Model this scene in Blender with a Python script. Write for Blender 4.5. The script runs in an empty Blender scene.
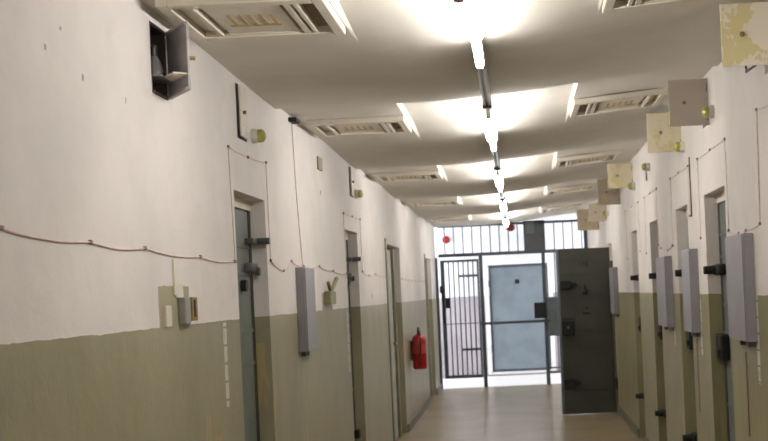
import bpy, bmesh, math, random
from mathutils import Vector, Matrix
random.seed(7)
PI = math.pi
scene = bpy.context.scene
COL = scene.collection

# ------------------------------------------------------------------ helpers
class MB:
    def __init__(s): s.bm = bmesh.new()
    def box(s, x0, x1, y0, y1, z0, z1, bev=0.0):
        xs = sorted((x0, x1)); ys = sorted((y0, y1)); zs = sorted((z0, z1))
        g = bmesh.ops.create_cube(s.bm, size=1.0)
        vs = g['verts']
        for v in vs:
            v.co = Vector((xs[0] + (v.co.x + .5) * (xs[1] - xs[0]), ys[0] + (v.co.y + .5) * (ys[1] - ys[0]), zs[0] + (v.co.z + .5) * (zs[1] - zs[0])))
        if bev > 0:
            es = list({e for v in vs for e in v.link_edges})
            bmesh.ops.bevel(s.bm, geom=es, offset=bev, segments=2, affect='EDGES', profile=.5)
        return s
    def cyl(s, p0, p1, r, r2=None, seg=16):
        p0 = Vector(p0); p1 = Vector(p1); d = p1 - p0
        M = Matrix.Translation((p0 + p1) / 2) @ d.to_track_quat('Z', 'Y').to_matrix().to_4x4()
        bmesh.ops.create_cone(s.bm, cap_ends=True, segments=seg, radius1=r, radius2=r if r2 is None else r2, depth=d.length, matrix=M)
        return s
    def sph(s, c, r, sc=(1, 1, 1), seg=20):
        M = Matrix.Translation(c) @ Matrix.Diagonal((sc[0], sc[1], sc[2], 1))
        bmesh.ops.create_uvsphere(s.bm, u_segments=seg, v_segments=seg // 2, radius=r, matrix=M)
        return s
    def tube(s, pts, r, seg=8):
        pts = [Vector(p) for p in pts]; rings = []
        for i, p in enumerate(pts):
            a = pts[max(i - 1, 0)]; b = pts[min(i + 1, len(pts) - 1)]
            t = (b - a).normalized()
            up = Vector((0, 0, 1)) if abs(t.z) < .9 else Vector((0, 1, 0))
            n = t.cross(up).normalized(); m = t.cross(n)
            rings.append([s.bm.verts.new(p + (n * math.cos(2 * PI * k / seg) + m * math.sin(2 * PI * k / seg)) * r) for k in range(seg)])
        for a, b in zip(rings, rings[1:]):
            for k in range(seg):
                s.bm.faces.new((a[k], a[(k + 1) % seg], b[(k + 1) % seg], b[k]))
        s.bm.faces.new(rings[0]); s.bm.faces.new(rings[-1])
        return s
    def lathe(s, prof, M, seg=20):
        """prof: (radius, height) pairs, spun about local Z, placed with matrix M"""
        rings = []
        for r, h in prof:
            if r < 1e-5:
                rings.append([s.bm.verts.new(M @ Vector((0, 0, h)))])
            else:
                rings.append([s.bm.verts.new(M @ Vector((r * math.cos(2 * PI * k / seg), r * math.sin(2 * PI * k / seg), h))) for k in range(seg)])
        for a, b in zip(rings, rings[1:]):
            for k in range(seg):
                k2 = (k + 1) % seg
                if len(a) == 1 and len(b) == 1: continue
                if len(a) == 1: s.bm.faces.new((a[0], b[k2], b[k]))
                elif len(b) == 1: s.bm.faces.new((a[k], a[k2], b[0]))
                else: s.bm.faces.new((a[k], a[k2], b[k2], b[k]))
        if len(rings[0]) > 1: s.bm.faces.new(rings[0][::-1])
        if len(rings[-1]) > 1: s.bm.faces.new(rings[-1])
        return s
    def xf(s, M): bmesh.ops.transform(s.bm, matrix=M, verts=s.bm.verts); return s
    def build(s, name, mat, parent=None, smooth=False):
        bmesh.ops.recalc_face_normals(s.bm, faces=s.bm.faces)
        me = bpy.data.meshes.new(name); s.bm.to_mesh(me); s.bm.free()
        me.materials.append(mat)
        if smooth:
            for p in me.polygons: p.use_smooth = True
            try: me.set_sharp_from_angle(angle=R(40))
            except Exception: pass
        o = bpy.data.objects.new(name, me); COL.objects.link(o)
        if parent:
            o.parent = parent
            o.matrix_parent_inverse = world_m(parent).inverted()
        return o
def R(d): return math.radians(d)
def world_m(o):
    m = Matrix.Translation(o.location)
    return world_m(o.parent) @ o.matrix_parent_inverse @ m if o.parent else m
def tag(o, label, cat, group=None, kind=None):
    o['label'] = label; o['category'] = cat
    if group: o['group'] = group
    if kind: o['kind'] = kind
    return o
def thing(name, loc, label, cat, group=None):
    """Empty at the thing's base; parts are given in world coordinates"""
    o = bpy.data.objects.new(name, None); COL.objects.link(o); o.location = loc; o.empty_display_size = .05
    return tag(o, label, cat, group)
def struct(o): o['kind'] = 'structure'; return o

# ------------------------------------------------------------------ materials
def newmat(name):
    m = bpy.data.materials.new(name); m.use_nodes = True
    return m, m.node_tree, m.node_tree.nodes['Principled BSDF']
def noise(nt, scale, detail=4, rough=.55, stretch=None, off=(0, 0, 0)):
    tc = nt.nodes.new('ShaderNodeTexCoord'); mp = nt.nodes.new('ShaderNodeMapping')
    nt.links.new(tc.outputs['Object'], mp.inputs['Vector'])
    if stretch: mp.inputs['Scale'].default_value = stretch
    mp.inputs['Location'].default_value = off
    n = nt.nodes.new('ShaderNodeTexNoise'); n.inputs['Scale'].default_value = scale
    n.inputs['Detail'].default_value = detail; n.inputs['Roughness'].default_value = rough
    nt.links.new(mp.outputs['Vector'], n.inputs['Vector'])
    return n.outputs['Fac']
def math_(nt, op, a, b=None, c=None, clamp=False):
    n = nt.nodes.new('ShaderNodeMath'); n.operation = op; n.use_clamp = clamp
    for i, v in enumerate((a, b, c)):
        if v is None: continue
        if isinstance(v, (int, float)): n.inputs[i].default_value = v
        else: nt.links.new(v, n.inputs[i])
    return n.outputs[0]
def ramp(nt, fac, lo, hi):
    n = nt.nodes.new('ShaderNodeMapRange'); n.interpolation_type = 'SMOOTHSTEP'
    nt.links.new(fac, n.inputs[0]); n.inputs[1].default_value = lo; n.inputs[2].default_value = hi
    return n.outputs[0]
def mix(nt, fac, a, b):
    n = nt.nodes.new('ShaderNodeMix'); n.data_type = 'RGBA'
    if isinstance(fac, (int, float)): n.inputs[0].default_value = fac
    else: nt.links.new(fac, n.inputs[0])
    for i, v in ((6, a), (7, b)):
        if isinstance(v, tuple): n.inputs[i].default_value = (*v, 1)
        else: nt.links.new(v, n.inputs[i])
    return n.outputs[2]
def bump(nt, bs, h, strength=.1, dist=.01):
    b = nt.nodes.new('ShaderNodeBump'); b.inputs['Strength'].default_value = strength; b.inputs['Distance'].default_value = dist
    nt.links.new(h, b.inputs['Height']); nt.links.new(b.outputs[0], bs.inputs['Normal'])
def srgb(r, g, b):
    f = lambda c: (c / 255 / 12.92) if c / 255 <= .04045 else ((c / 255 + .055) / 1.055) ** 2.4
    return (f(r), f(g), f(b))
def paint(name, col, rough=.5, var=.12, scale=6, metal=0.0, col2=None):
    m, nt, bs = newmat(name)
    n = noise(nt, scale)
    d = tuple(c * (1 - var * 2.2) for c in col) if col2 is None else col2
    nt.links.new(mix(nt, ramp(nt, n, .35, .7), col, d), bs.inputs['Base Color'])
    bs.inputs['Roughness'].default_value = rough; bs.inputs['Metallic'].default_value = metal
    bump(nt, bs, noise(nt, scale * 12), .08, .003)
    return m
def emis(name, col, st):
    m, nt, bs = newmat(name)
    bs.inputs['Base Color'].default_value = (*col, 1)
    bs.inputs['Emission Color'].default_value = (*col, 1); bs.inputs['Emission Strength'].default_value = st
    return m

WHITE = srgb(226, 220, 217); OLIVE = srgb(155, 150, 123)
def wall_mat(name, patches, chips, bare, seed=0, white=WHITE, olive=OLIVE, line=1.5, streak_y=(3.3, 4.6), coord='Y', drips=True, darks=()):
    """limewash above, oil paint dado below the line; patches: dado colour left showing above the line; chips: white scratch marks; bare: ochre worn spots"""
    m, nt, bs = newmat(name)
    tc = nt.nodes.new('ShaderNodeTexCoord'); sp = nt.nodes.new('ShaderNodeSeparateXYZ')
    nt.links.new(tc.outputs['Object'], sp.inputs[0])
    Y = sp.outputs[coord]; Z = sp.outputs['Z']
    wob = math_(nt, 'MULTIPLY', math_(nt, 'SUBTRACT', noise(nt, 9, 3, off=(seed, 0, 0)), .5), .05)
    Yw = math_(nt, 'ADD', Y, math_(nt, 'MULTIPLY', wob, .5)); Zw = math_(nt, 'ADD', Z, math_(nt, 'MULTIPLY', wob, .35))
    def rect(y0, y1, z0, z1, yy=Yw, zz=Zw):
        a = math_(nt, 'MULTIPLY', math_(nt, 'GREATER_THAN', yy, y0), math_(nt, 'LESS_THAN', yy, y1))
        b = math_(nt, 'MULTIPLY', math_(nt, 'GREATER_THAN', zz, z0), math_(nt, 'LESS_THAN', zz, z1))
        return math_(nt, 'MULTIPLY', a, b)
    w1 = noise(nt, 1.3, 5, off=(seed, 3, 1)); w2 = noise(nt, 7, 6, .65, off=(1, seed, 4))
    wc = mix(nt, ramp(nt, w1, .35, .75), white, tuple(c * .83 for c in white))
    wc = mix(nt, math_(nt, 'MULTIPLY', ramp(nt, w2, .5, .8), .35), wc, tuple(c * f for c, f in zip(white, (.8, .76, .7))))
    o1 = noise(nt, 2.2, 5, off=(seed, 9, 2), stretch=(1, 1, .6))
    oc = mix(nt, ramp(nt, o1, .35, .7), olive, tuple(c * .84 for c in olive))
    # worn ochre streaks, long in Z
    st = noise(nt, 5, 4, .6, stretch=(4.0, 4.0, .5), off=(seed * 2, 1, 7))
    sk = ramp(nt, st, .55, .64)
    near = ramp(nt, Y, streak_y[0], streak_y[1])
    low = ramp(nt, math_(nt, 'MULTIPLY', Z, -1), -1.42, -1.15)
    if drips: oc = mix(nt, math_(nt, 'MULTIPLY', math_(nt, 'MULTIPLY', sk, math_(nt, 'MULTIPLY', near, low)), .55), oc, srgb(172, 150, 100))
    for r in bare: oc = mix(nt, math_(nt, 'MULTIPLY', math_(nt, 'MULTIPLY', rect(*r), ramp(nt, st, .47, .56)), .6), oc, srgb(184, 164, 110))
    up = math_(nt, 'GREATER_THAN', Zw, line)
    for r in patches: up = math_(nt, 'MULTIPLY', up, math_(nt, 'SUBTRACT', 1, rect(*r)))
    col = mix(nt, up, oc, wc)
    cn = ramp(nt, noise(nt, 26, 3, .6, stretch=(1, 1, .5), off=(seed, 2, 2)), .36, .42)
    gaps = math_(nt, 'LESS_THAN', math_(nt, 'FRACT', math_(nt, 'MULTIPLY', Z, 12.2)), .88)
    for r in chips: col = mix(nt, math_(nt, 'MULTIPLY', math_(nt, 'MULTIPLY', rect(*r), gaps), cn), col, srgb(214, 212, 200))
    for r in darks: col = mix(nt, math_(nt, 'MULTIPLY', rect(*r), .7), col, srgb(110, 92, 80))
    nt.links.new(col, bs.inputs['Base Color'])
    rg = nt.nodes.new('ShaderNodeMapRange'); nt.links.new(up, rg.inputs[0]); rg.inputs[3].default_value = .38; rg.inputs[4].default_value = .7
    nt.links.new(rg.outputs[0], bs.inputs['Roughness'])
    h = math_(nt, 'ADD', noise(nt, 3.0, 4), math_(nt, 'MULTIPLY', noise(nt, 60, 3), .12))
    bump(nt, bs, h, .35, .02)
    return m

M = {}
M['wall_l'] = wall_mat('left_wall_paint', [(4.45, 4.87, 1.4, 1.655), (8.18, 8.62, 1.4, 1.62)],
    [(5.405, 5.465, 1.11, 1.49), (9.33, 9.38, 1.0, 1.48)], [(6.35, 6.6, .4, 1.36), (5.05, 5.12, .7, 1.1), (7.35, 7.42, .6, 1.15), (4.55, 5.3, .3, 1.0)], 0, darks=[(3.46, 3.475, 2.335, 2.353), (3.75, 3.77, 2.295, 2.315), (4.17, 4.18, 2.29, 2.31), (3.585, 3.60, 2.42, 2.43), (8.30, 8.34, 2.30, 2.33), (11.0, 11.05, 1.57, 1.6)])
M['wall_r'] = wall_mat('right_wall_paint', [], [(6.0, 6.07, 1.05, 1.5), (7.86, 7.93, 1.1, 1.46), (9.22, 9.27, 1.1, 1.45), (5.2, 5.26, 1.0, 1.5)],
    [(7.45, 7.5, .3, 1.0), (8.9, 9.0, .2, .9)], 5, olive=srgb(144, 139, 104))
M['wall_b'] = wall_mat('back_wall_paint', [], [], [], 11, white=srgb(236, 236, 240), olive=srgb(176, 168, 172), drips=False, coord='X')
m, nt, bs = newmat('ceiling_paint')
cc = srgb(222, 217, 208)
nt.links.new(mix(nt, ramp(nt, noise(nt, 2.0, 5), .35, .75), cc, tuple(c * .9 for c in cc)), bs.inputs['Base Color'])
bs.inputs['Roughness'].default_value = .75; bump(nt, bs, noise(nt, 5, 4), .25, .015); M['ceil'] = m
m, nt, bs = newmat('terrazzo_floor')
fa = srgb(156, 141, 112)
c1 = mix(nt, ramp(nt, noise(nt, 1.6, 5), .3, .75), fa, tuple(c * .86 for c in fa))
nt.links.new(c1, bs.inputs['Base Color'])
bs.inputs['Roughness'].default_value = .27; bump(nt, bs, noise(nt, 1.5, 3), .12, .006); M['floor'] = m
M['skirt'] = paint('skirting_paint', srgb(120, 114, 100), .5)
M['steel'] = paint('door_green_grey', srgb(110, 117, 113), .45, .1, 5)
M['steel_shaded'] = paint('open_door_shaded_grey', srgb(68, 68, 60), .5, .1, 4)  # door steel darkened: shade of the backlit leaf put into its colour
M['bolt'] = paint('black_bolt_iron', srgb(12, 12, 12), .6, .1, 20, .0)
M['arm'] = paint('grey_bolt_iron', srgb(104, 106, 102), .4, .1, 20, .4)
M['frame'] = paint('dark_door_frame', srgb(62, 60, 56), .55)
M['olive_frame'] = paint('olive_door_frame', srgb(132, 128, 92), .45)
M['pale_door'] = paint('pale_grey_door', srgb(188, 192, 194), .45)
M['blue_door'] = paint('blue_grey_door', srgb(124, 134, 142), .4, .08, 3)
M['white_frame'] = paint('white_frame_paint', srgb(232, 232, 232), .5, .04)
M['cab'] = paint('cabinet_grey', srgb(144, 142, 148), .38, .06, 4)
M['trim'] = paint('cream_panel', srgb(220, 213, 198), .55, .05)
M['slot'] = paint('brown_vent_mesh', srgb(128, 112, 86), .7, .1, 40)
M['stain'] = paint('ochre_stain', srgb(190, 168, 122), .7, .1, 30)
M['barpaint'] = paint('bar_grey_blue', srgb(78, 86, 94), .45, .1, 10)
M['plate'] = paint('dark_grey_plate', srgb(84, 88, 94), .5, .08, 4)
M['lockgrey'] = paint('lock_plate_grey', srgb(104, 114, 120), .45, .08, 6)
M['red'] = paint('red_enamel', srgb(160, 16, 24), .25, .05)
M['darkred'] = paint('dark_red_plastic', srgb(140, 20, 16), .35, .05)
M['maroon'] = paint('maroon_plastic', srgb(70, 40, 42), .4, .05)
M['black'] = paint('black_plastic', srgb(26, 26, 26), .5)
M['cable'] = paint('cable_grey_pink', srgb(228, 206, 198), .6, .1, 15)
M['clip'] = paint('cable_clip', srgb(150, 128, 118), .6)
M['tin'] = paint('galvanised_tray', srgb(128, 124, 116), .3, .1, 30, .6)
M['batten'] = paint('white_batten', srgb(236, 232, 222), .4, .03)
M['dead_tube'] = paint('unlit_tube_glass', srgb(200, 200, 196), .15, .03)
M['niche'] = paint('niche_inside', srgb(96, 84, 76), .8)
M['niche_door'] = paint('grey_hatch_door', srgb(176, 172, 170), .5, .1, 8)
M['glass_grey'] = paint('bulb_glass', srgb(170, 170, 178), .15, .05)
M['brass'] = paint('ochre_box_cover', srgb(150, 122, 70), .5, .2, 20)
M['boxgrey'] = paint('grey_switch_box', srgb(140, 140, 132), .5)
M['socket_base'] = paint('white_ceramic', srgb(206, 204, 192), .4, .05)
m, nt, bs = newmat('yellow_green_glass'); bs.inputs['Base Color'].default_value = (*srgb(196, 198, 96), 1)
bs.inputs['Roughness'].default_value = .12; bs.inputs['Transmission Weight'].default_value = .35; bs.inputs['Coat Weight'].default_value = .5; M['ygglass'] = m
def hatch_mat(name, base, lo, hi, off):
    m, nt, bs = newmat(name)
    n = noise(nt, 9, 5, .6, off=off, stretch=(1, 1, .8)); n2 = noise(nt, 40, 3)
    msk = ramp(nt, math_(nt, 'ADD', n, math_(nt, 'MULTIPLY', math_(nt, 'SUBTRACT', n2, .5), .25)), lo, hi)
    nt.links.new(mix(nt, msk, base, srgb(206, 193, 146)), bs.inputs['Base Color']); bs.inputs['Roughness'].default_value = .6
    bump(nt, bs, msk, .3, .002)
    return m
TUBE = 36.0
M['lit'] = emis('lit_tube', (1.0, .965, .92), TUBE); M['lit2'] = emis('lit_diffuser', (1.0, .965, .92), TUBE)
m, nt, bs = newmat('frosted_window_pane'); bs.inputs['Base Color'].default_value = (.9, .93, 1, 1)
bs.inputs['Emission Color'].default_value = (.86, .92, 1, 1); bs.inputs['Emission Strength'].default_value = 13.0; M['pane'] = m

# ------------------------------------------------------------------ room dimensions
XL, XR = -1.33, 1.20
Y0, Y1 = -4.2, 19.9          # corridor
YB = 22.3                     # back wall of the lobby
LX0, LX1 = -3.2, 3.2
HZ = 2.76
def smooth(t): t = min(max(t, 0), 1); return t * t * (3 - 2 * t)
def cz(x): return 2.70 + .13 * smooth((x + .5) / 1.7)
STEPS = [-3.4, .05, 3.5, 6.98, 10.4, 13.8, 17.2, 20.6]
def sag(y, after=True):
    prev = STEPS[0]; nxt = STEPS[-1]
    for a, b in zip(STEPS, STEPS[1:]):
        if a <= y < b or (not after and a < y <= b): prev, nxt = a, b
    t = (y - prev) / (nxt - prev)
    return .027 * smooth((t - .42) / .5)

def wall_x(name, xs, y0, y1, z0, z1, holes, mat, sgn):
    """wall whose face is the plane x=xs, room on the side -sgn; holes (y0,y1,z0,z1,depth) get reveals and a back"""
    ys = sorted({y0, y1, *[h[0] for h in holes], *[h[1] for h in holes]})
    zs = sorted({z0, z1, *[h[2] for h in holes], *[h[3] for h in holes]})
    bm = bmesh.new()
    def quad(*p): bm.faces.new([bm.verts.new(q) for q in p])
    for a, b in zip(ys, ys[1:]):
        for c, d in zip(zs, zs[1:]):
            my, mz = (a + b) / 2, (c + d) / 2
            if any(h[0] < my < h[1] and h[2] < mz < h[3] for h in holes): continue
            quad((xs, a, c), (xs, b, c), (xs, b, d), (xs, a, d))
    T = .5 * sgn
    for h in holes:
        a, b, c, d, dep = h; xb = xs + sgn * dep
        quad((xs, a, c), (xb, a, c), (xb, a, d), (xs, a, d)); quad((xs, b, c), (xb, b, c), (xb, b, d), (xs, b, d))
        quad((xs, a, d), (xb, a, d), (xb, b, d), (xs, b, d))
        if c > .01: quad((xs, a, c), (xb, a, c), (xb, b, c), (xs, b, c))
        quad((xb, a, c), (xb, b, c), (xb, b, d), (xb, a, d))
    quad((xs + T, y0, z0), (xs + T, y1, z0), (xs + T, y1, z1), (xs + T, y0, z1))
    for yy in (y0, y1): quad((xs, yy, z0), (xs + T, yy, z0), (xs + T, yy, z1), (xs, yy, z1))
    for zz in (z1,): quad((xs, y0, zz), (xs + T, y0, zz), (xs + T, y1, zz), (xs, y1, zz))
    bmesh.ops.remove_doubles(bm, verts=bm.verts, dist=1e-5)
    me = bpy.data.meshes.new(name); bm.to_mesh(me); bm.free(); me.materials.append(mat)
    o = bpy.data.objects.new(name, me); COL.objects.link(o); return struct(o)

DEP = .14
L_DOORS = [(1.9, 2.6), (5.73, 6.43), (9.44, 10.14)]
R_DOORS = [(6.80, 7.54), (8.30, 8.88), (10.05, 10.64), (11.78, 12.36), (14.93, 15.66), (17.2, 17.9)]
R_DOORS_OFF = [(4.3, 5.0), (2.4, 3.1)]
L_FRAMED = [(12.35, 13.78), (17.55, 18.75)]
HZT = 2.12
lh = [(a, b, 0, HZT, DEP) for a, b in L_DOORS + L_FRAMED]
lh += [(4.49, 4.70, 2.38, 2.65, .2), (5.86, 6.07, 2.385, 2.655, .15), (9.80, 10.02, 2.41, 2.655, .15)]
wall_x('wall_left', XL, Y0, Y1, 0, 2.95, lh, M['wall_l'], -1)
rh = [(a, b, 0, HZT, DEP) for a, b in R_DOORS + R_DOORS_OFF]
RH_Y = [5.36, 7.22, 8.42, 11.92, 13.5, 15.55, 17.0]
rh += [(y + .012, y + .232, 2.53, 2.80, .2) for y in RH_Y]
wall_x('wall_right', XR, Y0, Y1, 0, 2.95, rh, M['wall_r'], 1)

# floor, ceiling
struct(MB().box(LX0 - .5, LX1 + .5, Y0, Y1 - .02, -.2, 0).build('floor', M['floor']))
struct(MB().box(LX0 - .5, LX1 + .5, Y1 - .02, YB + .4, -.2, 0).build('floor_lobby', paint('daylit_lobby_floor', srgb(236, 232, 228), .4, .04)))  # floor colour whitened to stand in for strong daylight on it
CX0, CX1, CD = -.655, .41, .04      # raised lamp bays between the vent panels
def lift(x, y, after=True):
    if not (CX0 < x < CX1): return 0
    prev = STEPS[0]
    for a, b in zip(STEPS, STEPS[1:]):
        if a <= y < b or (not after and a < y <= b): prev = a
    t = y - prev
    if not after and t > 2.5: return 0
    return CD * (1 - smooth((t - .95) / .85)) * (.35 + .65 * smooth(t / .2))
bm = bmesh.new()
xs = [XL - .4, XL] + [XL + (CX0 - XL) * i / 5 for i in range(1, 6)] + [CX0 + .012] + [CX0 + (CX1 - CX0) * i / 8 for i in range(1, 8)] + [CX1 - .012] + [CX1 + (XR - CX1) * i / 6 for i in range(7)] + [XR + .4]
rows = []
for a, b in zip(STEPS, STEPS[1:]):
    for i in range(0 if a > STEPS[0] else 1, 25): rows.append((a + (b - a) * i / 24, i == 24))
rows = [(Y0, False)] + rows
grid = []
for y, endp in rows:
    y = max(Y0, min(y, Y1)); s = sag(y, not endp)
    if grid and abs(grid[-1][0].co.y - Y1) < 1e-6: break
    grid.append([bm.verts.new((x, y, cz(x) - s + lift(x, y, not endp))) for x in xs])
for a, b in zip(grid, grid[1:]):
    for k in range(len(xs) - 1): bm.faces.new((a[k], a[k + 1], b[k + 1], b[k]))
top = [[bm.verts.new((x, y, 3.2)) for x in (xs[0], xs[-1])] for y in (Y0, Y1)]
bm.faces.new((top[0][0], top[0][1], top[1][1], top[1][0]))
bm.faces.new([*grid[-1], top[1][1], top[1][0]]); bm.faces.new([*grid[0], top[0][1], top[0][0]])
bm.faces.new([g[0] for g in grid] + [top[1][0], top[0][0]]); bm.faces.new([g[-1] for g in grid] + [top[1][1], top[0][1]])
me = bpy.data.meshes.new('ceiling'); bm.to_mesh(me); bm.free(); me.materials.append(M['ceil'])
o = bpy.data.objects.new('ceiling', me); COL.objects.link(o); struct(o)
struct(MB().box(LX0 - .5, LX1 + .5, Y1 + .001, YB + .4, 2.86, 3.1).build('ceiling_lobby', M['ceil']))
struct(MB().box(XL - .5, XR + .5, Y0 - .3, Y0, 0, 3.1).build('wall_front', M['wall_l']))
# back wall of the lobby with its door opening
mb = MB()
DX0, DX1, DZ0, DZ1 = -.60, .66, .03, 2.18
mb.box(LX0 - .5, DX0, YB, YB + .3, 0, 3.1); mb.box(DX1, LX1 + .5, YB, YB + .3, 0, 3.1)
mb.box(DX0, DX1, YB, YB + .3, DZ1, 3.1); mb.box(DX0, DX1, YB, YB + .3, 0, DZ0); mb.box(DX0, DX1, YB + .25, YB + .3, DZ0, DZ1)
struct(mb.build('wall_back', M['wall_b']))
for sx, nm in ((LX0, 'wall_lobby_left'), (LX1, 'wall_lobby_right')):
    sg = -1 if sx < 0 else 1
    mb = MB()
    mb.box(sx, sx + sg * .3, Y1, YB, 0, .9).box(sx, sx + sg * .3, Y1, YB, 2.6, 2.86)
    mb.box(sx, sx + sg * .3, Y1, Y1 + .35, .9, 2.6).box(sx, sx + sg * .3, YB - .35, YB, .9, 2.6)
    struct(mb.build(nm, M['wall_b']))
    w = struct(MB().box(sx + sg * .1, sx + sg * .14, Y1 + .35, YB - .35, .9, 2.6).build('window_1' if sx < 0 else 'window_2', M['pane']))
    f = MB()
    for yy in (Y1 + .35, (Y1 + YB) / 2 - .02, YB - .39): f.box(sx + sg * .05, sx + sg * .1, yy, yy + .04, .9, 2.6)
    for zz in (.9, 1.75, 2.56): f.box(sx + sg * .05, sx + sg * .1, Y1 + .35, YB - .35, zz, zz + .04)
    f.build('window_frame', M['white_frame'], w)
for sx, nm in ((-1, 'wall_lobby_front_left'), (1, 'wall_lobby_front_right')):
    a, b = (LX0 - .3, XL - .5) if sx < 0 else (XR + .5, LX1 + .3)
    struct(MB().box(a, b, Y1 - .3, Y1, 0, 2.86).build(nm, M['wall_b']))
# skirting, broken at the doors
def skirt(name, x, sg, doors):
    mb = MB(); y = Y0
    for a, b in sorted(doors):
        mb.box(x, x - sg * .02, y, a - .02, 0, .09); y = b + .02
    mb.box(x, x - sg * .02, y, Y1, 0, .09)
    struct(mb.build(name, M['skirt']))
skirt('baseboard_left', XL, -1, L_DOORS + L_FRAMED)
skirt('baseboard_right', XR, 1, R_DOORS + R_DOORS_OFF)

# ------------------------------------------------------------------ cell doors set in the walls
dn = [0]
def cell_door(x, sg, y0, y1, label, style):
    """x wall face, sg +1 for the right wall; leaf lies .06 inside the opening"""
    dn[0] += 1
    xf = x + sg * .085                       # outer face of the leaf
    mb = MB().box(xf, xf + sg * .04, y0 + .025, y1 - .025, .03, HZT - .06, .004)
    d = struct(mb.build('door_%d' % dn[0], M['steel'])); d['label'] = label
    fr = MB().box(xf - sg * .002, x + sg * DEP, y0, y0 + .03, 0, HZT - .055).box(xf - sg * .004, x + sg * DEP, y1 - .05, y1, 0, HZT - .055)
    fr.build('door_frame', M['frame'], d)
    MB().box(xf - sg * .01, x + sg * DEP, y0, y1, HZT - .055, HZT).build('lintel_board', M['trim'], d)
    st = MB()
    for z in (.35, .8, 1.25, 1.42, 1.72, 1.86): st.box(xf, xf - sg * .006, y0 + .05, y1 - .05, z, z + .018, .002)
    st.build('plank_seam', M['steel'], d)
    ya, yb = (y1 - .13, y1 - .02)
    if style == 'left':
        b = MB().box(xf, xf - sg * .05, ya - .02, yb, 1.885, 1.915, .006).cyl((xf - sg * .045, yb - .035, 1.90), (xf - sg * .115, yb - .035, 1.90), .018)
        b.build('upper_bolt', M['arm'], d, True)
        b = MB().box(xf, xf - sg * .04, ya - .05, yb, 1.735, 1.785, .008).cyl((xf - sg * .03, yb - .03, 1.74), (xf - sg * .055, yb - .03, 1.74), .022)
        b.build('latch', M['arm'], d, True)
        MB().cyl((xf, y0 + .44, 1.665), (xf - sg * .03, y0 + .44, 1.665), .03).build('peephole_cover', M['black'], d, True)
        for z in (1.28, 1.06):
            MB().box(xf, xf - sg * .02, (y0 + y1) / 2 - .12, (y0 + y1) / 2 - .08, z, z + .05, .006).build('hatch_catch', M['black'], d)
        MB().box(xf, xf - sg * .045, ya, yb, .40, .47, .01).build('lower_bolt', M['bolt'], d)
    else:
        for z, nm in ((1.65, 'upper_bolt'), (.44, 'lower_bolt')):
            b = MB().box(xf, xf - sg * .05, ya - .06, yb, z - .035, z + .035, .01).cyl((xf - sg * .04, yb - .06, z), (xf - sg * .12, yb - .06, z), .03, .024)
            b.build(nm, M['bolt'], d, True)
        b = MB().box(xf, xf - sg * .055, ya - .07, yb + .0, 1.09, 1.25, .012).box(xf - sg * .05, xf - sg * .07, ya - .05, ya + .03, 1.12, 1.16, .005)
        lk = b.build('lock_case', M['bolt'], d)
        MB().cyl((xf, ya - .2, 1.60), (xf - sg * .02, ya - .2, 1.60), .03).build('peephole_cover', M['black'], d, True)
        MB().cyl((xf, y0 + .18, 1.9), (xf - sg * .012, y0 + .18, 1.9), .025).build('number_disc', M['frame'], d, True)
    return d
cell_door(XL, -1, *L_DOORS[1], 'grey-green steel cell door in the left wall, nearest the camera', 'left')
cell_door(XL, -1, *L_DOORS[2], 'grey-green steel cell door in the left wall, beyond the grey cabinet', 'left')
cell_door(XL, -1, *L_DOORS[0], 'grey-green steel cell door in the left wall behind the viewer', 'left')
rl = ['nearest the camera', 'second from the camera', 'third from the camera', 'fourth from the camera, before the open door', 'behind the open door leaf', 'last before the barred grille']
for i, (a, b) in enumerate(R_DOORS):
    if i == 4: continue
    cell_door(XR, 1, a, b, 'grey-green steel cell door in the right wall, ' + rl[i], 'right')
for a, b in R_DOORS_OFF: cell_door(XR, 1, a, b, 'grey-green steel cell door in the right wall beside the viewer', 'right')
# framed doors in the left wall
def framed_door(y0, y1, ymid, label):
    dn[0] += 1
    d = struct(MB().box(XL - .06, XL - .10, y0 + .05, ymid, .01, 2.08, .004).build('door_%d' % dn[0], M['pale_door'])); d['label'] = label
    MB().box(XL + .012, XL - .02, y0 - .09, y0 - .001, 0, 2.17, .003).build('door_frame', M['olive_frame'], d)
    MB().box(XL - .03, XL - .10, ymid, ymid + .13, 0, 2.10, .003).build('door_frame', M['olive_frame'], d)
    MB().box(XL - .07, XL - .10, ymid + .13, y1 - .005, .0, 2.11, .003).build('side_panel', M['pale_door'], d)
    MB().cyl((XL - .06, ymid - .08, 1.05), (XL - .02, ymid - .08, 1.05), .014).box(XL - .02, XL - .032, ymid - .2, ymid - .07, 1.04, 1.06, .003).build('door_handle', M['tin'], d)
framed_door(12.35, 13.78, 13.35, 'pale door with olive frame in the left wall, before the fire extinguisher')
framed_door(17.55, 18.75, 18.3, 'pale door with olive frame in the left wall, beyond the fire extinguisher')

# ------------------------------------------------------------------ end door
dn[0] += 1
d = struct(MB().box(-.50, .56, YB + .02, YB + .06, .09, 2.04, .006).build('door_%d' % dn[0], M['blue_door']))
d['label'] = 'blue-grey steel door in a white frame behind the barred grille'
fr = MB()
fr.box(DX0, -.52, YB - .03, YB + .2, .03, 2.18, .004).box(.58, DX1, YB - .03, YB + .2, .03, 2.18, .004).box(-.52, .58, YB - .03, YB + .2, 2.06, 2.18, .004).box(-.52, .58, YB - .03, YB + .2, .03, .07, .004)
fr.build('door_frame', M['white_frame'], d)
e = MB().box(-.50, -.475, YB + .005, YB + .02, .09, 2.04).box(-.475, .56, YB + .005, YB + .02, 2.01, 2.04).box(-.475, .56, YB + .005, YB + .02, .09, .115)
e.build('edge_strip', M['plate'], d)
MB().box(-.03, .05, YB - .005, YB + .02, 1.70, 1.78, .004).build('spy_hole', M['black'], d)
MB().cyl((-.51, YB, .45), (-.51, YB, .58), .018).cyl((-.51, YB, 1.65), (-.51, YB, 1.78), .018).build('hinge', M['plate'], d, True)

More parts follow.
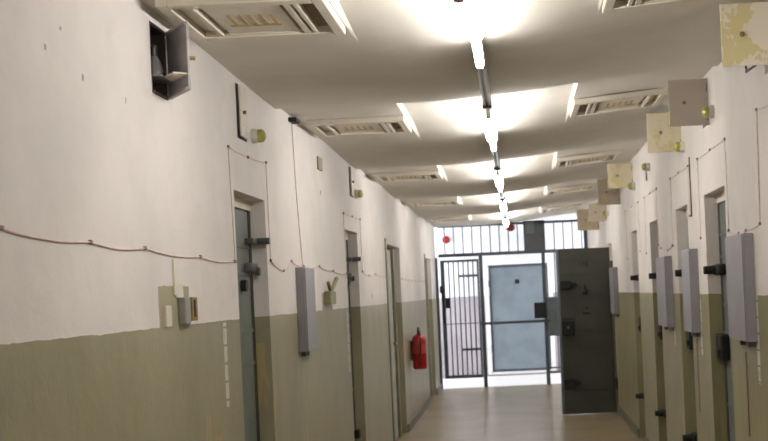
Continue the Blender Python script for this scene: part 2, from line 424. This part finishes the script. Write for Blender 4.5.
# ------------------------------------------------------------------ barred grille across the corridor end
GY = 19.82
g = thing('barred_grille', (-.03, GY, 0), 'grey steel bar grille closing the corridor end, from floor to ceiling', 'grille')
def part(mb, name, mat, par, sm=False): return mb.build(name, mat, par, sm)
for x in (XL + .03, -.58, .455, 1.17):
    zt = 2.70 if x < 0 else 2.76
    x -= .02 * (x < -1)
    part(MB().box(x - .03, x + .03, GY - .03, GY + .03, 0, zt if x in (XL + .03, 1.17) else 2.17, .003), 'post', M['barpaint'], g)
part(MB().box(XL + .058, 1.142, GY - .028, GY + .028, 2.17, 2.225, .003), 'transom', M['barpaint'], g)
part(MB().box(XL + .058, 1.142, GY - .02, GY + .02, 2.66, 2.70, .003), 'head_rail', M['barpaint'], g)
x = XL + .17
while x < 1.12:
    if not (.12 < x < .52): part(MB().cyl((x, GY, 2.225), (x, GY, 2.66), .0095, seg=8), 'upper_bar', M['barpaint'], g, True)
    x += .151
for k in range(4):
    x = .64 + k * .14
    if x < 1.1: part(MB().cyl((x, GY, .20), (x, GY, 2.17), .0095, seg=8), 'lower_bar', M['barpaint'], g, True)
part(MB().box(.483, 1.142, GY - .015, GY + .015, .19, .22).box(.483, 1.142, GY - .012, GY + .012, .26, .285), 'bottom_rail', M['barpaint'], g)
pl = part(MB().box(.15, .50, GY - .02, GY + .01, 2.225, 2.715, .004), 'sign_plate', M['plate'], g)
pl['label'] = 'dark grey sheet metal plate'
part(MB().box(.19, .33, GY - .026, GY - .02, 2.50, 2.69, .002), 'plate_cover', M['lockgrey'], pl)
lp = part(MB().box(.485, .79, GY - .05, GY + .03, .80, 1.44, .006), 'lock_panel', M['lockgrey'], g)
part(MB().tube([(.66, GY - .05, 1.20), (.66, GY - .09, 1.20), (.74, GY - .09, 1.20), (.74, GY - .05, 1.20)], .008), 'pull_handle', M['barpaint'], lp, True)
# crossbar in the open middle bay
cb = part(MB().box(-.64, .53, GY - .075, GY - .04, 1.03, 1.075, .004), 'crossbar', M['barpaint'], g)
part(MB().box(.27, .46, GY - .10, GY - .04, 1.10, 1.36, .006), 'lock_case', M['bolt'], g)
# gate in the left bay
gx0, gx1, gz0, gz1 = -1.235, -.615, .17, 2.12
yy = GY - .065
gt = part(MB().box(gx0 - .01, gx0 + .055, yy - .02, yy + .02, gz0, gz1).box(gx1 - .03, gx1, yy - .02, yy + .02, gz0, gz1).box(gx0 + .05, gx1 - .025, yy - .019, yy + .019, gz1 - .04, gz1 - .001).box(gx0 + .05, gx1 - .025, yy - .019, yy + .019, gz0 + .001, gz0 + .05), 'gate', M['barpaint'], g)
gt['label'] = 'narrow barred gate in the left bay'
for k in range(6):
    x = gx0 + .125 + k * .08
    part(MB().cyl((x, yy, gz0 + .05), (x, yy, gz1 - .04), .0115, seg=8), 'bar', M['barpaint'], gt, True)
for z in (.62, 1.83): part(MB().box(-.95, gx1 - .03, yy - .03, yy - .0, z, z + .04, .003), 'short_rail', M['barpaint'], gt)
part(MB().box(gx0 + .055, gx1 - .03, yy - .008, yy + .008, 1.06, 1.075), 'middle_rail', M['barpaint'], gt)
part(MB().box(gx0 + .055, gx0 + .125, yy - .035, yy + .03, 1.33, 1.5, .005), 'lock_case', M['bolt'], gt)
part(MB().box(gx0 - .035, gx0 + .02, yy - .045, yy - .02, 1.58, 1.70, .005).box(gx0 + .0, gx0 + .03, yy - .045, yy - .02, 1.07, 1.65, .005), 'closing_bar', M['bolt'], gt)

# ------------------------------------------------------------------ alarm bell and fire detector
def alarm(name, c, label, cat, mat, r):
    t = thing(name, c, label, cat)
    return t
t = thing('alarm_bell', (-1.22, YB - .14, 2.62), 'round red alarm bell on the white wall behind the upper bars', 'alarm bell')
mp = Matrix.Translation((-1.27, YB, 2.57)) @ Matrix.Rotation(R(90), 4, 'X')
part(MB().lathe([(.03, 0), (.03, .04), (.055, .045), (.06, .05)], mp), 'mount', M['white_frame'], t, True)
part(MB().lathe([(.074, .05), (.076, .06), (.07, .085), (.05, .11), (.025, .125), (0, .128)], mp), 'gong', M['red'], t, True)
t = thing('hanging_alarm_lamp', (-.07, 19.3, 2.56), 'dark red round alarm lamp under the ceiling at the far end of the tubes', 'alarm lamp')
mp = Matrix.Translation((-.06, 19.3, 2.68)) @ Matrix.Rotation(PI, 4, 'X')
part(MB().lathe([(.03, 0), (.03, .02), (.012, .025), (.012, .05)], mp), 'stem', M['tin'], t, True)
part(MB().lathe([(.035, .04), (.066, .06), (.075, .09), (.066, .125), (.035, .15), (0, .155)], mp), 'globe', M['darkred'], t, True)
t = thing('smoke_detector', (-.15, 4.0, 2.57), 'small maroon smoke detector below the nearest lit tube, cut by the frame', 'smoke detector')
mp = Matrix.Translation((-.15, 4.0, 2.60)) @ Matrix.Rotation(PI, 4, 'X')
part(MB().lathe([(.012, 0), (.012, .015), (.03, .018), (.03, .03)], mp), 'base', M['tin'], t, True)
part(MB().lathe([(.02, .028), (.024, .04), (.016, .052), (0, .055)], mp), 'cap', M['maroon'], t, True)

# ------------------------------------------------------------------ fluorescent lamps
LX = -.12
def lamp(y0, y1, label):
    t = thing('fluorescent_lamp', (LX, y0, 2.70), label, 'lamp', 'lit tube lamps along the ceiling')
    ym = y0 + (y1 - y0) * .62
    part(MB().box(LX - .016, LX + .016, y0, y1, 2.655, 2.672, .004), 'spine', M['batten'], t)
    for yy in (y0 + .12, (y0 + y1) / 2, y1 - .12):
        part(MB().cyl((LX, yy, 2.67), (LX, yy, cz(LX) + lift(LX, yy) + .004), .007, seg=8), 'stem', M['tin'], t, True)
    part(MB().cyl((LX, ym, 2.595), (LX, y1 - .03, 2.595), .019, seg=16), 'tube', M['lit'], t, True)
    part(MB().cyl((LX, y0 + .03, 2.595), (LX, ym, 2.595), .036, seg=20), 'diffuser', M['lit2'], t, True)
    for yy in (y0 + .012, y1 - .02):
        part(MB().box(LX - .016, LX + .016, yy - .012, yy + .012, 2.573, 2.66, .004), 'tube_holder', M['batten'], t)
LY = [(-3.3, -1.6), (.15, 1.85), (3.62, 5.38), (6.92, 8.58), (10.35, 12.1), (13.8, 15.6), (17.2, 18.95)]
LN = ['lit white tube lamp on the ceiling behind the viewer', 'lit white tube lamp on the ceiling just above the viewer', 'lit tube lamp nearest the camera, cut by the top edge',
      'second lit tube lamp in the row, between the second pair of vent panels', 'third lit tube lamp in the row along the ceiling', 'fourth lit tube lamp in the row along the ceiling', 'farthest lit tube lamp, just before the grille']
for (a, b), n in zip(LY, LN): lamp(a, b, n)
def tray(y0, y1, label):
    t = thing('unlit_strip_lamp', (LX, y0, 2.66), label, 'lamp', 'unlit grey strips between the lit tubes')
    n = 8; za = 2.70 - sag(y0) - .004; zb = 2.70 - sag(y1 - .001) - .004
    mb = MB().box(LX - .024, LX + .024, y0 + .05, y1, 2.622, max(za, zb) + .006, .004)
    part(mb, 'batten', M['tin'], t)
    part(MB().cyl((LX - .012, y0 + .09, 2.612), (LX - .012, y1 - .05, 2.612), .010).cyl((LX + .012, y0 + .09, 2.612), (LX + .012, y1 - .05, 2.612), .010), 'tube', M['dead_tube'], t, True)
    part(MB().box(LX - .026, LX + .026, y1 - .05, y1 + .0, 2.59, 2.64, .004), 'end_cap', M['frame'], t)
    part(MB().box(LX - .024, LX + .024, y0 + .03, y0 + .09, 2.595, 2.64, .004), 'end_cap', M['brass'], t)
    part(MB().box(LX - .012, LX + .012, y1, y1 + .22, 2.64, 2.664, .003), 'conduit', M['frame'], t)
TN = ['unlit grey strip lamp just above the viewer', 'unlit grey metal strip between the nearest and second lit tubes', 'unlit grey metal strip between the second and third lit tubes',
      'unlit grey metal strip between the third and fourth lit tubes', 'unlit grey metal strip between the fourth and farthest lit tubes']
for (a, b), n in zip([(1.87, 3.3), (5.40, 6.66), (8.60, 10.08), (12.12, 13.55), (15.62, 16.95)], TN): tray(a, b, n)

# ------------------------------------------------------------------ ceiling vent panels
def panel(x0, x1, y0, y1, mirror, label):
    """x0 = side next to the lamps"""
    t = thing('ceiling_vent_panel', ((x0 + x1) / 2, (y0 + y1) / 2, cz((x0 + x1) / 2)), label, 'vent panel', 'square vent panels along the ceiling')
    w = x1 - x0; L = y1 - y0
    sl = (cz(x1) - cz(x0)) / w; zc = cz(x0)
    sh = Matrix.Identity(4)
    def X(u): return x0 + w * u
    def B(mb, u0, u1, v0, v1, d0, d1, bev=.002): mb.box(X(u0), X(u1), y0 + L * v0, y0 + L * v1, -d0, -d1, bev)
    def fin(mb, name, mat, par=t):
        for v in mb.bm.verts: v.co.z += zc + sl * (v.co.x - x0)
        return mb.build(name, mat, par)
    fr = MB()
    B(fr, 0, .07, 0, 1, 0, .034, .004); B(fr, .93, 1, 0, 1, 0, .034, .004); B(fr, .07, .93, 0, .09, 0, .034, .004); B(fr, .07, .93, .91, 1, 0, .034, .004)
    fin(fr, 'outer_frame', M['trim'])
    bk = MB(); B(bk, .07, .93, .09, .91, .0, .004, 0); fin(bk, 'backing', M['trim'])
    ms = MB(); B(ms, .075, .165, .12, .88, .004, .008, 0); B(ms, .205, .285, .12, .88, .004, .008, 0); fin(ms, 'vent_mesh', M['slot'])
    if mirror:
        ms = MB(); B(ms, .84, .92, .2, .8, .004, .008, 0); fin(ms, 'vent_mesh', M['stain'])
    pt = MB(); B(pt, .29, .76, .13, .87, .004, .022, .003); cp = fin(pt, 'centre_plate', M['trim'])
    rg = MB(); B(rg, .17, .2, .09, .91, .004, .03); B(rg, .8, .83, .09, .91, .004, .03); B(rg, .22, .26, .09, .91, .004, .03); B(rg, .29, .76, .09, .12, .004, .028); B(rg, .29, .76, .88, .91, .004, .028)
    fin(rg, 'ridge', M['trim'])
    s = MB()
    for k in range(5): B(s, .38 + .065 * k, .405 + .065 * k, .38, .66, .022, .024, 0)
    B(s, .37, .70, .64, .68, .022, .0245, 0)
    fin(s, 'louvre_slot', M['stain'], cp)
for (a, b), w in zip([(-1.0, -.4), (4.36, 4.97), (7.5, 8.08), (10.9, 11.5), (14.3, 14.88), (17.7, 18.28)],
    ['above the viewer', 'nearest the camera, cut by the top edge', 'second from the camera', 'third from the camera', 'fourth from the camera', 'farthest, before the grille']):
    panel(-.66, -1.27, a, b, False, 'cream square vent panel on the ceiling left of the lamps, ' + w)
    panel(.415, 1.02, a + .12, b + .14, True, 'cream square vent panel on the ceiling right of the lamps, ' + w)

# ------------------------------------------------------------------ hatch doors standing open on the right wall
HM = [hatch_mat('peeling_cream_yellow', srgb(222, 214, 196), .50, .54, (0, 0, 1)), hatch_mat('cream_grey_hatch', srgb(186, 176, 164), .66, .7, (3, 0, 1)),
      hatch_mat('cream_worn_hatch', srgb(214, 204, 176), .52, .6, (5, 2, 1)), hatch_mat('beige_hatch', srgb(190, 178, 158), .6, .7, (8, 1, 1))]
HW = [('nearest the camera, with large yellow peeling patches', 0, 2.535, 2.815, .235), ('second from the camera, plain grey with an ochre knob stain', 1, 2.52, 2.80, .235),
      ('third from the camera, cream with a worn knob', 2, 2.50, 2.775, .235), ('fourth from the camera, cream worn square', 2, 2.545, 2.79, .245), ('fifth from the camera, darker beige square', 3, 2.49, 2.78, .24),
      ('sixth from the camera, small dark square', 3, 2.42, 2.66, .225), ('farthest, pale square above the open cell door', 2, 2.38, 2.68, .30)]
for y, (n, mi, za, zb, w) in zip(RH_Y, HW):
    t = thing('hatch_door', (XR, y, za), 'open square wall hatch door high on the right wall, ' + n, 'hatch door', 'hatch doors standing open along the right wall')
    part(MB().box(XR - .004 - w, XR + .003, y - .006, y + .006, za, zb, .003), 'door_leaf', HM[mi], t)
    xk = XR - w * .62; zk = (za + zb) / 2 - .0
    part(MB().lathe([(.011, 0), (.011, .006), (.007, .012), (.008, .022), (0, .024)], Matrix.Translation((xk, y - .006, zk)) @ Matrix.Rotation(R(90), 4, 'X'), 12), 'knob', M['brass'], t, True)
    part(MB().cyl((XR - .008, y, za + .03), (XR - .008, y, za + .08), .007, seg=8), 'hinge', M['frame'], t, True)
    part(MB().cyl((XR - .008, y, zb - .08), (XR - .008, y, zb - .03), .007, seg=8), 'hinge', M['frame'], t, True)

# the open niche on the left with its grey door, shelf and bulb
t = thing('hatch_door', (XL, 4.695, 2.385), 'open grey hatch door with a shelf, high on the left wall by the nearest vent panel', 'hatch door')
ang = math.atan2(-1.16 + 1.33, -(4.50 - 4.695))
Mh = Matrix.Translation((XL + .004, 4.70, 0)) @ Matrix.Rotation(-ang, 4, 'Z')
# local: door runs along +x? build along -Y from hinge then rotate outwards
Mh = Matrix.Translation((XL + .006, 4.70, 0)) @ Matrix.Rotation(R(34), 4, 'Z')
part(MB().box(-.005, .005, -.235, 0, 2.385, 2.645, .002).xf(Mh), 'door_leaf', M['niche_door'], t)
part(MB().box(-.012, -.005, -.23, -.005, 2.385, 2.398, .001).box(-.012, -.005, -.23, -.005, 2.632, 2.645, .001).xf(Mh), 'leaf_rim', M['niche_door'], t)
part(MB().cyl((0, 0, 2.41), (0, 0, 2.45), .009, seg=8).cyl((0, 0, 2.58), (0, 0, 2.62), .009, seg=8).xf(Mh), 'hinge', M['batten'], t, True)
part(MB().cyl((.005, -.215, 2.51), (.03, -.215, 2.51), .008, seg=8).xf(Mh), 'knob', M['brass'], t, True)
part(MB().box(-.06, -.005, -.228, -.006, 2.446, 2.452).xf(Mh), 'leaf_shelf', M['trim'], t)
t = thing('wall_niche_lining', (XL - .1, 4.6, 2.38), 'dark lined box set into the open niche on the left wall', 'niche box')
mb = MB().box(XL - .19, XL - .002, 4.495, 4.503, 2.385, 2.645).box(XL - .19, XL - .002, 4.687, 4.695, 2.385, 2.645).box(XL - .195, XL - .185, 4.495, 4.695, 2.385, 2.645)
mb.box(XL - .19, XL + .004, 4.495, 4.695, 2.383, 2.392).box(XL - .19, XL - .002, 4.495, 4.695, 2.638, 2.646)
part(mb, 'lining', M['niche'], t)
part(MB().box(XL - .18, XL + .03, 4.51, 4.68, 2.445, 2.452), 'shelf', M['niche_door'], t)
t = thing('light_bulb', (XL - .03, 4.60, 2.455), 'grey glass bulb standing inside the open niche on the left wall', 'bulb')
part(MB().lathe([(.0, .0), (.03, .004), (.034, .03), (.026, .06), (.014, .085)], Matrix.Translation((XL - .02, 4.60, 2.452)), 16), 'glass', M['glass_grey'], t, True)
part(MB().lathe([(.014, .085), (.015, .12), (.006, .13), (0, .131)], Matrix.Translation((XL - .02, 4.60, 2.452)), 16), 'screw_cap', M['tin'], t, True)
# two nearly closed hatches on the left
for (a, b, z0, z1, n) in ((5.86, 6.07, 2.385, 2.655, 'beside the nearest round lamp'), (9.80, 10.02, 2.41, 2.655, 'above the second cell door')):
    t = thing('wall_hatch', (XL, a, z0), 'narrow cream hatch ajar in the left wall, ' + n, 'hatch')
    Mh = Matrix.Translation((XL, b - .002, 0)) @ Matrix.Rotation(R(3), 4, 'Z')
    part(MB().box(-.003, .007, -(b - a) + .03, 0, z0 + .012, z1 - .002, .002).xf(Mh), 'door_leaf', M['trim'], t)
    part(MB().cyl((.007, -.12, (z0 + z1) / 2), (.022, -.12, (z0 + z1) / 2), .009, seg=10).xf(Mh), 'knob', M['brass'], t, True)
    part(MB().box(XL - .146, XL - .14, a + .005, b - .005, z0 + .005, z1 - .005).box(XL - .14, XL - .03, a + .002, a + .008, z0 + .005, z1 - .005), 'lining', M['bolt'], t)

# ------------------------------------------------------------------ round yellow-green wall lamps
def dome(x, sg, y, z, label, r=.037, stem=0):
    t = thing('wall_signal_lamp', (x, y, z), label, 'signal lamp', 'round yellow-green signal lamps on the walls')
    mp = Matrix.Translation((x, y, z)) @ Matrix.Rotation(R(90) * -sg, 4, 'Y')
    part(MB().lathe([(r * 1.05, 0), (r * 1.05, .018), (r * .9, .03)], mp), 'base', M['socket_base'], t, True)
    part(MB().lathe([(r * .9, .03), (r * .95, .038), (r * .88, .055), (r * .6, .064), (r * .3, .069), (0, .07)], mp), 'lens', M['ygglass'], t, True)
    if stem: part(MB().cyl((x - sg * .03, y, z - stem), (x - sg * .03, y, z - r), .008, seg=8), 'conduit', M['olive_frame'], t, True)
dome(XL, -1, 6.20, 2.435, 'round yellow-green signal lamp on the left wall, beside the nearest ajar hatch')
dome(XL, -1, 10.12, 2.45, 'round yellow-green signal lamp on the left wall, beside the far hatch')
dome(XR, 1, 7.05, 2.575, 'round yellow-green signal lamp on the right wall, by the second hatch door')
dome(XR, 1, 8.30, 2.52, 'round yellow-green signal lamp on the right wall, by the third hatch door')
dome(XR, 1, 10.45, 2.60, 'round yellow-green signal lamp hanging on the right wall with a short conduit below', .035, .12)
dome(XR, 1, 11.75, 2.545, 'round yellow-green signal lamp on the right wall, by the fourth hatch door')
dome(XR, 1, 15.2, 2.5, 'tiny far yellow-green signal lamp on the right wall above the open cell door', .038, .07)

# ------------------------------------------------------------------ flat grey cabinets on the walls
def cabinet(x, sg, y0, y1, z0, z1, d, label):
    t = thing('wall_cabinet', (x, (y0 + y1) / 2, z0), label, 'cabinet', 'flat grey metal cabinets on the walls')
    part(MB().box(x, x - sg * (d - .008), y0, y1, z0, z1, .003), 'body', M['cab'], t)
    part(MB().box(x - sg * (d - .008), x - sg * d, y0 + .004, y1 - .004, z0 + .004, z1 - .004, .002), 'cover', M['cab'], t)
    part(MB().box(x, x - sg * .03, y0 + .08, y0 + .11, z0 - .03, z0, .002), 'cable_gland', M['arm'], t)
    part(MB().box(x, x - sg * .03, y1 - .16, y1 - .13, z0 - .03, z0, .002), 'cable_gland', M['arm'], t)
cabinet(XL, -1, 7.23, 7.56, 1.265, 1.775, .06, 'flat grey metal cabinet on the left wall between two cell doors')
cabinet(XR, 1, 6.04, 6.52, 1.265, 1.815, .06, 'flat grey metal cabinet on the right wall, nearest the camera')
cabinet(XR, 1, 7.90, 8.28, 1.245, 1.80, .06, 'flat grey metal cabinet on the right wall, second from the camera')
cabinet(XR, 1, 9.22, 9.80, 1.24, 1.79, .06, 'flat grey metal cabinet on the right wall, third from the camera')
cabinet(XR, 1, 14.2, 14.75, 1.24, 1.80, .06, 'flat grey metal cabinet on the right wall beside the open cell door')

# ------------------------------------------------------------------ switches on the left wall
t = thing('switch_box', (XL, 4.72, 1.50), 'opened grey switch box with ochre inside, on the bare green patch of the left wall', 'switch box')
part(MB().box(XL, XL + .03, 4.70, 4.78, 1.505, 1.61, .004), 'box', M['boxgrey'], t)
part(MB().box(XL, XL + .034, 4.78, 4.865, 1.515, 1.61, .003), 'cover', M['brass'], t)
part(MB().box(XL + .034, XL + .036, 4.81, 4.83, 1.53, 1.60), 'cover_slot', M['bolt'], t)
t = tag(MB().box(XL - .003, XL + .012, 4.505, 4.575, 1.50, 1.58, .003).build('blank_plate', M['trim']), 'small cream cover plate on the bare green patch beside the switch box', 'cover plate')
t = tag(MB().box(XL, XL + .008, 4.645, 4.675, 1.62, 1.76, .002).box(XL, XL + .008, 4.665, 4.76, 1.61, 1.665, .002).build('conduit_strip', M['trim']), 'pale plaster conduit strip above the switch box on the left wall', 'conduit')
t = thing('wall_switch', (XL, 8.3, 1.53), 'small olive wall switch with a lever beside the left cabinet', 'switch')
part(MB().box(XL, XL + .045, 8.28, 8.52, 1.54, 1.63, .004), 'box', M['olive_frame'], t)
part(MB().cyl((XL + .03, 8.40, 1.63), (XL + .05, 8.55, 1.72), .014, seg=10).cyl((XL + .03, 8.38, 1.63), (XL + .03, 8.28, 1.69), .012, seg=10), 'lever', M['olive_frame'], t, True)
tag(MB().box(XL - .003, XL + .012, 8.22, 8.38, 2.47, 2.56, .003).build('junction_box_cover', M['olive_frame']), 'small yellowed junction box cover high on the left wall above the switch', 'junction box')

# ------------------------------------------------------------------ cables
def cable(name, x, sg, pts, label, sagd=.012, r=.003, group=None, every=.62, mat='cable'):
    t = thing(name, (x, pts[0][0], pts[0][1]), label, 'cable', group)
    P = []; clips = []
    for (ya, za), (yb, zb) in zip(pts, pts[1:]):
        L = math.hypot(yb - ya, zb - za); vert = abs(yb - ya) < abs(zb - za) * .6
        n = max(1, round(L / every)); clips.append((ya, za))
        for i in range(n):
            j = random.uniform(-.006, .006)
            if i: clips.append((ya + (yb - ya) * i / n, za + (zb - za) * i / n))
            for k in range(6):
                f = (i + k / 6) / n; s = 0 if vert else sagd * 4 * (k / 6) * (1 - k / 6) + 0
                P.append((x - sg * .004, ya + (yb - ya) * f, za + (zb - za) * f - s + (0 if k else 0)))
    P.append((x - sg * .004, *pts[-1])); clips.append(pts[-1])
    part(MB().tube(P, r, 6), 'wire', M[mat], t, True)
    for c in clips:
        part(MB().box(x, x - sg * .011, c[0] - .009, c[0] + .009, c[1] - .007, c[1] + .007, .003), 'clip', M['clip'], t)
GC = 'thin cables clipped along the walls'
cable('wall_cable', XL, -1, [(2.4, 1.82), (3.1, 1.80), (3.75, 1.79), (4.3, 1.79), (5.05, 1.78), (5.66, 1.775)], 'sagging grey cable along the left wall leading to the nearest cell door', .013, .0035, GC)
cable('wall_cable', XL, -1, [(5.68, 1.775), (5.64, 2.315), (6.05, 2.31), (6.49, 2.33), (6.50, 1.80)], 'grey cable looped over the nearest cell door in the left wall', .004, .0022, GC, .45)
cable('wall_cable', XL, -1, [(6.50, 1.80), (6.85, 1.75), (7.10, 1.81), (7.5, 1.79), (8.1, 1.80), (8.7, 1.78), (9.38, 1.77)], 'sagging grey cable on the left wall running above the cabinet', .013, .0032, GC)
cable('wall_cable', XL, -1, [(9.40, 1.77), (9.36, 2.24), (10.35, 2.25), (10.36, 1.80)], 'grey cable looped over the second cell door in the left wall', .004, .0022, GC, .45)
cable('wall_cable', XL, -1, [(10.36, 1.80), (10.8, 1.77), (11.3, 1.79), (12.2, 1.78)], 'sagging grey cable on the left wall between second cell door and olive frame', .013, .0032, GC)
cable('wall_cable', XL, -1, [(13.9, 1.77), (15.2, 1.76), (17.3, 1.76)], 'far grey cable on the left wall above the fire extinguisher', .013, .0032, GC, .5)
def rloop(y0, y1, zl, label, zt=2.37):
    cable('wall_cable', XR, 1, [(y0, zl), (y0, zt), ((y0 + y1) / 2, zt + .0), (y1, zt), (y1, 1.86)], label, .004, .0022, GC, .5)
rloop(6.70, 7.72, 1.86, 'thin cable looped over the nearest cell door in the right wall')
rloop(8.15, 9.08, 2.03, 'thin cable looped over the second cell door in the right wall')
rloop(9.98, 10.95, 1.9, 'thin cable looped over the third cell door in the right wall')
rloop(11.5, 12.8, 1.9, 'thin cable looped over the fourth cell door in the right wall')
cable('wall_cable', XR, 1, [(6.70, 1.855), (6.40, 1.83), (6.2, 1.835), (5.84, 1.85), (5.80, 2.40), (5.45, 2.385)], 'thin cable on the right wall above the nearest grey cabinet', .008, .0035, GC)
cable('wall_cable', XR, 1, [(6.03, 2.70), (6.0, 2.62), (5.55, 2.60)], 'short black cable below the nearest hatch door', .0, .006, GC, .6, 'black')
cable('wall_cable', XR, 1, [(8.9 + .22, 1.87), (9.4, 1.84), (9.85, 1.87)], 'thin cable on the right wall above the third grey cabinet', .008, .0035, GC)
tag(MB().cyl((XR - .006, 8.06, 2.02), (XR - .006, 8.06, 2.42), .004, seg=8).build('conduit_pipe', M['frame']), 'short dark conduit pipe on the right wall above the second grey cabinet', 'conduit')
t = thing('vertical_conduit', (XL, 7.30, 1.8), 'thin vertical grey conduit on the left wall from the ceiling to the cabinet', 'conduit')
part(MB().tube([(XL + .006, 7.30, 2.66), (XL + .006, 7.36, 2.2), (XL + .006, 7.46, 1.78)], .003, 6), 'pipe', M['cable'], t, True)
part(MB().box(XL, XL + .05, 7.22, 7.34, 2.655, 2.68, .003), 'bracket', M['bolt'], t)
# right wall vertical seams (thin conduits beside the cabinets, below)
for y, z0, z1, n in ((6.36, .75, 1.2, 'nearest grey cabinet'), (8.1, .7, 1.2, 'second grey cabinet')):
    tag(MB().cyl((XR - .003, y, z0), (XR - .003, y, z1), .004, seg=6).build('thin_conduit', M['clip']), 'thin dark vertical wire on the right wall below the ' + n, 'conduit')

# ------------------------------------------------------------------ fire extinguisher
ey, ex = 14.65, XL + .105
t = thing('fire_extinguisher', (ex, ey, .665), 'red fire extinguisher hung on the left wall near the grille', 'fire extinguisher')
Mx = Matrix.Translation((ex, ey, .665))
part(MB().lathe([(0, 0), (.07, .004), (.083, .02), (.085, .04), (.085, .36), (.07, .40), (.035, .425), (.022, .43), (.022, .445)], Mx, 24), 'cylinder', M['red'], t, True)
part(MB().cyl((ex, ey, 1.085), (ex, ey, 1.135), .018).box(ex - .012, ex + .012, ey - .09, ey + .03, 1.135, 1.150, .003).box(ex - .01, ex + .01, ey - .08, ey + .02, 1.170, 1.180, .003).cyl((ex, ey, 1.130), (ex, ey, 1.175), .012), 'valve_lever', M['black'], t, True)
part(MB().tube([(ex, ey - .02, 1.115), (ex + .02, ey - .09, 1.125), (ex + .03, ey - .115, .98), (ex + .02, ey - .105, .86), (ex + .01, ey - .10, .76)], .010), 'hose', M['black'], t, True)
part(MB().cyl((ex, ey, .86), (ex, ey, .97), .0862, seg=24), 'label_band', paint('pale_label', srgb(190, 60, 58), .4), t, True)
part(MB().box(XL - .003, ex - .07, ey - .03, ey + .03, .78, 1.02, .003), 'wall_bracket', M['black'], t)

# ------------------------------------------------------------------ open cell door standing across the corridor
oy = 14.90
x0, x1 = .50, 1.165
t = thing('cell_door', (1.18, oy, 0), 'shade-darkened green-grey steel cell door standing open across the right of the corridor, numbered 178', 'door')
part(MB().box(x0, x1, oy - .03, oy + .03, .012, 2.06, .005), 'door_leaf', M['steel_shaded'], t)
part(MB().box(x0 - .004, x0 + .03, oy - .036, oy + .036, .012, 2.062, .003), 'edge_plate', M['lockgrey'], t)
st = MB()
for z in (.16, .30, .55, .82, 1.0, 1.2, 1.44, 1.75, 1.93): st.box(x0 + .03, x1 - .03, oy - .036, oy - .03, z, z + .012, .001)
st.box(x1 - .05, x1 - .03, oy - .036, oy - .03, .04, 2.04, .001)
part(st, 'plank_seam', M['steel_shaded'], t)
for z in (1.62, .40):
    b = MB().box(x0 + .035, x0 + .17, oy - .09, oy - .03, z - .055, z + .045, .008).box(x0 + .17, x0 + .215, oy - .07, oy - .03, z - .035, z + .025, .008).box(x0 + .215, x0 + .24, oy - .055, oy - .03, z - .018, z + .01, .004)
    part(b, 'bolt', M['bolt'], t)
b = part(MB().box(x0 + .035, x0 + .185, oy - .10, oy - .03, .99, 1.17, .01), 'lock_case', M['bolt'], t)
part(MB().cyl((x0 + .11, oy - .10, 1.09), (x0 + .11, oy - .115, 1.09), .018), 'keyhole_cover', M['arm'], b, True)
ph = MB().lathe([(.035, 0), (.035, .02), (.02, .03), (0, .032)], Matrix.Translation((.84, oy - .03, 1.52)) @ Matrix.Rotation(R(90), 4, 'X'), 16).box(.826, .854, oy - .045, oy - .03, 1.52, 1.61, .005)
part(ph, 'peephole_cover', M['bolt'], t, True)
fh = part(MB().box(.72, 1.0, oy - .040, oy - .03, 1.06, 1.30, .003), 'food_hatch', M['steel_shaded'], t)
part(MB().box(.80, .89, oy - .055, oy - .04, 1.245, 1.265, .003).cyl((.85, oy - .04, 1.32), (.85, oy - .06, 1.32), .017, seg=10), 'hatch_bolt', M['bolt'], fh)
for z in (.3, 1.75): part(MB().cyl((1.182, oy - .035, z), (1.182, oy - .035, z + .14), .016), 'hinge', M['steel_shaded'], t, True)
cu = bpy.data.curves.new('tmp', 'FONT'); cu.body = '178'; cu.size = .085; cu.extrude = .001; cu.align_x = 'CENTER'
to = bpy.data.objects.new('tmp', cu); COL.objects.link(to)
dg = bpy.context.evaluated_depsgraph_get(); me = bpy.data.meshes.new_from_object(to.evaluated_get(dg))
COL.objects.unlink(to); bpy.data.objects.remove(to)
me.transform(Matrix.Translation((.83, oy - .032, 1.835)) @ Matrix.Rotation(R(90), 4, 'X')); me.name = 'door_number'
me.materials.clear(); me.materials.append(M['bolt'])
o = bpy.data.objects.new('door_number', me); COL.objects.link(o); o.parent = t; o.matrix_parent_inverse = Matrix.Translation(-Vector(t.location))

# ------------------------------------------------------------------ camera, light, view
cam = bpy.data.cameras.new('camera'); co = bpy.data.objects.new('camera', cam); COL.objects.link(co)
cam.sensor_width = 36; cam.lens = 1200 / 768 * 36
cam.shift_x = -(517 - 384) / 768; cam.shift_y = (290 - 220.5) / 768
ROLL = .045
co.matrix_world = Matrix.Translation((0, 0, 1.58)) @ Matrix.Rotation(R(90), 4, 'X') @ Matrix.Rotation(-ROLL, 4, 'Z')
cam.clip_start = .05; cam.clip_end = 100
cam.dof.use_dof = True; cam.dof.focus_distance = 5.0; cam.dof.aperture_fstop = 6.5
scene.camera = co
w = bpy.data.worlds.new('world'); scene.world = w; w.use_nodes = True
w.node_tree.nodes['Background'].inputs[0].default_value = (.75, .8, 1, 1); w.node_tree.nodes['Background'].inputs[1].default_value = .3
scene.view_settings.view_transform = 'Standard'; scene.view_settings.look = 'None'
scene.view_settings.gamma = 1; scene.view_settings.exposure = 0.12; scene.view_settings.use_curve_mapping = False
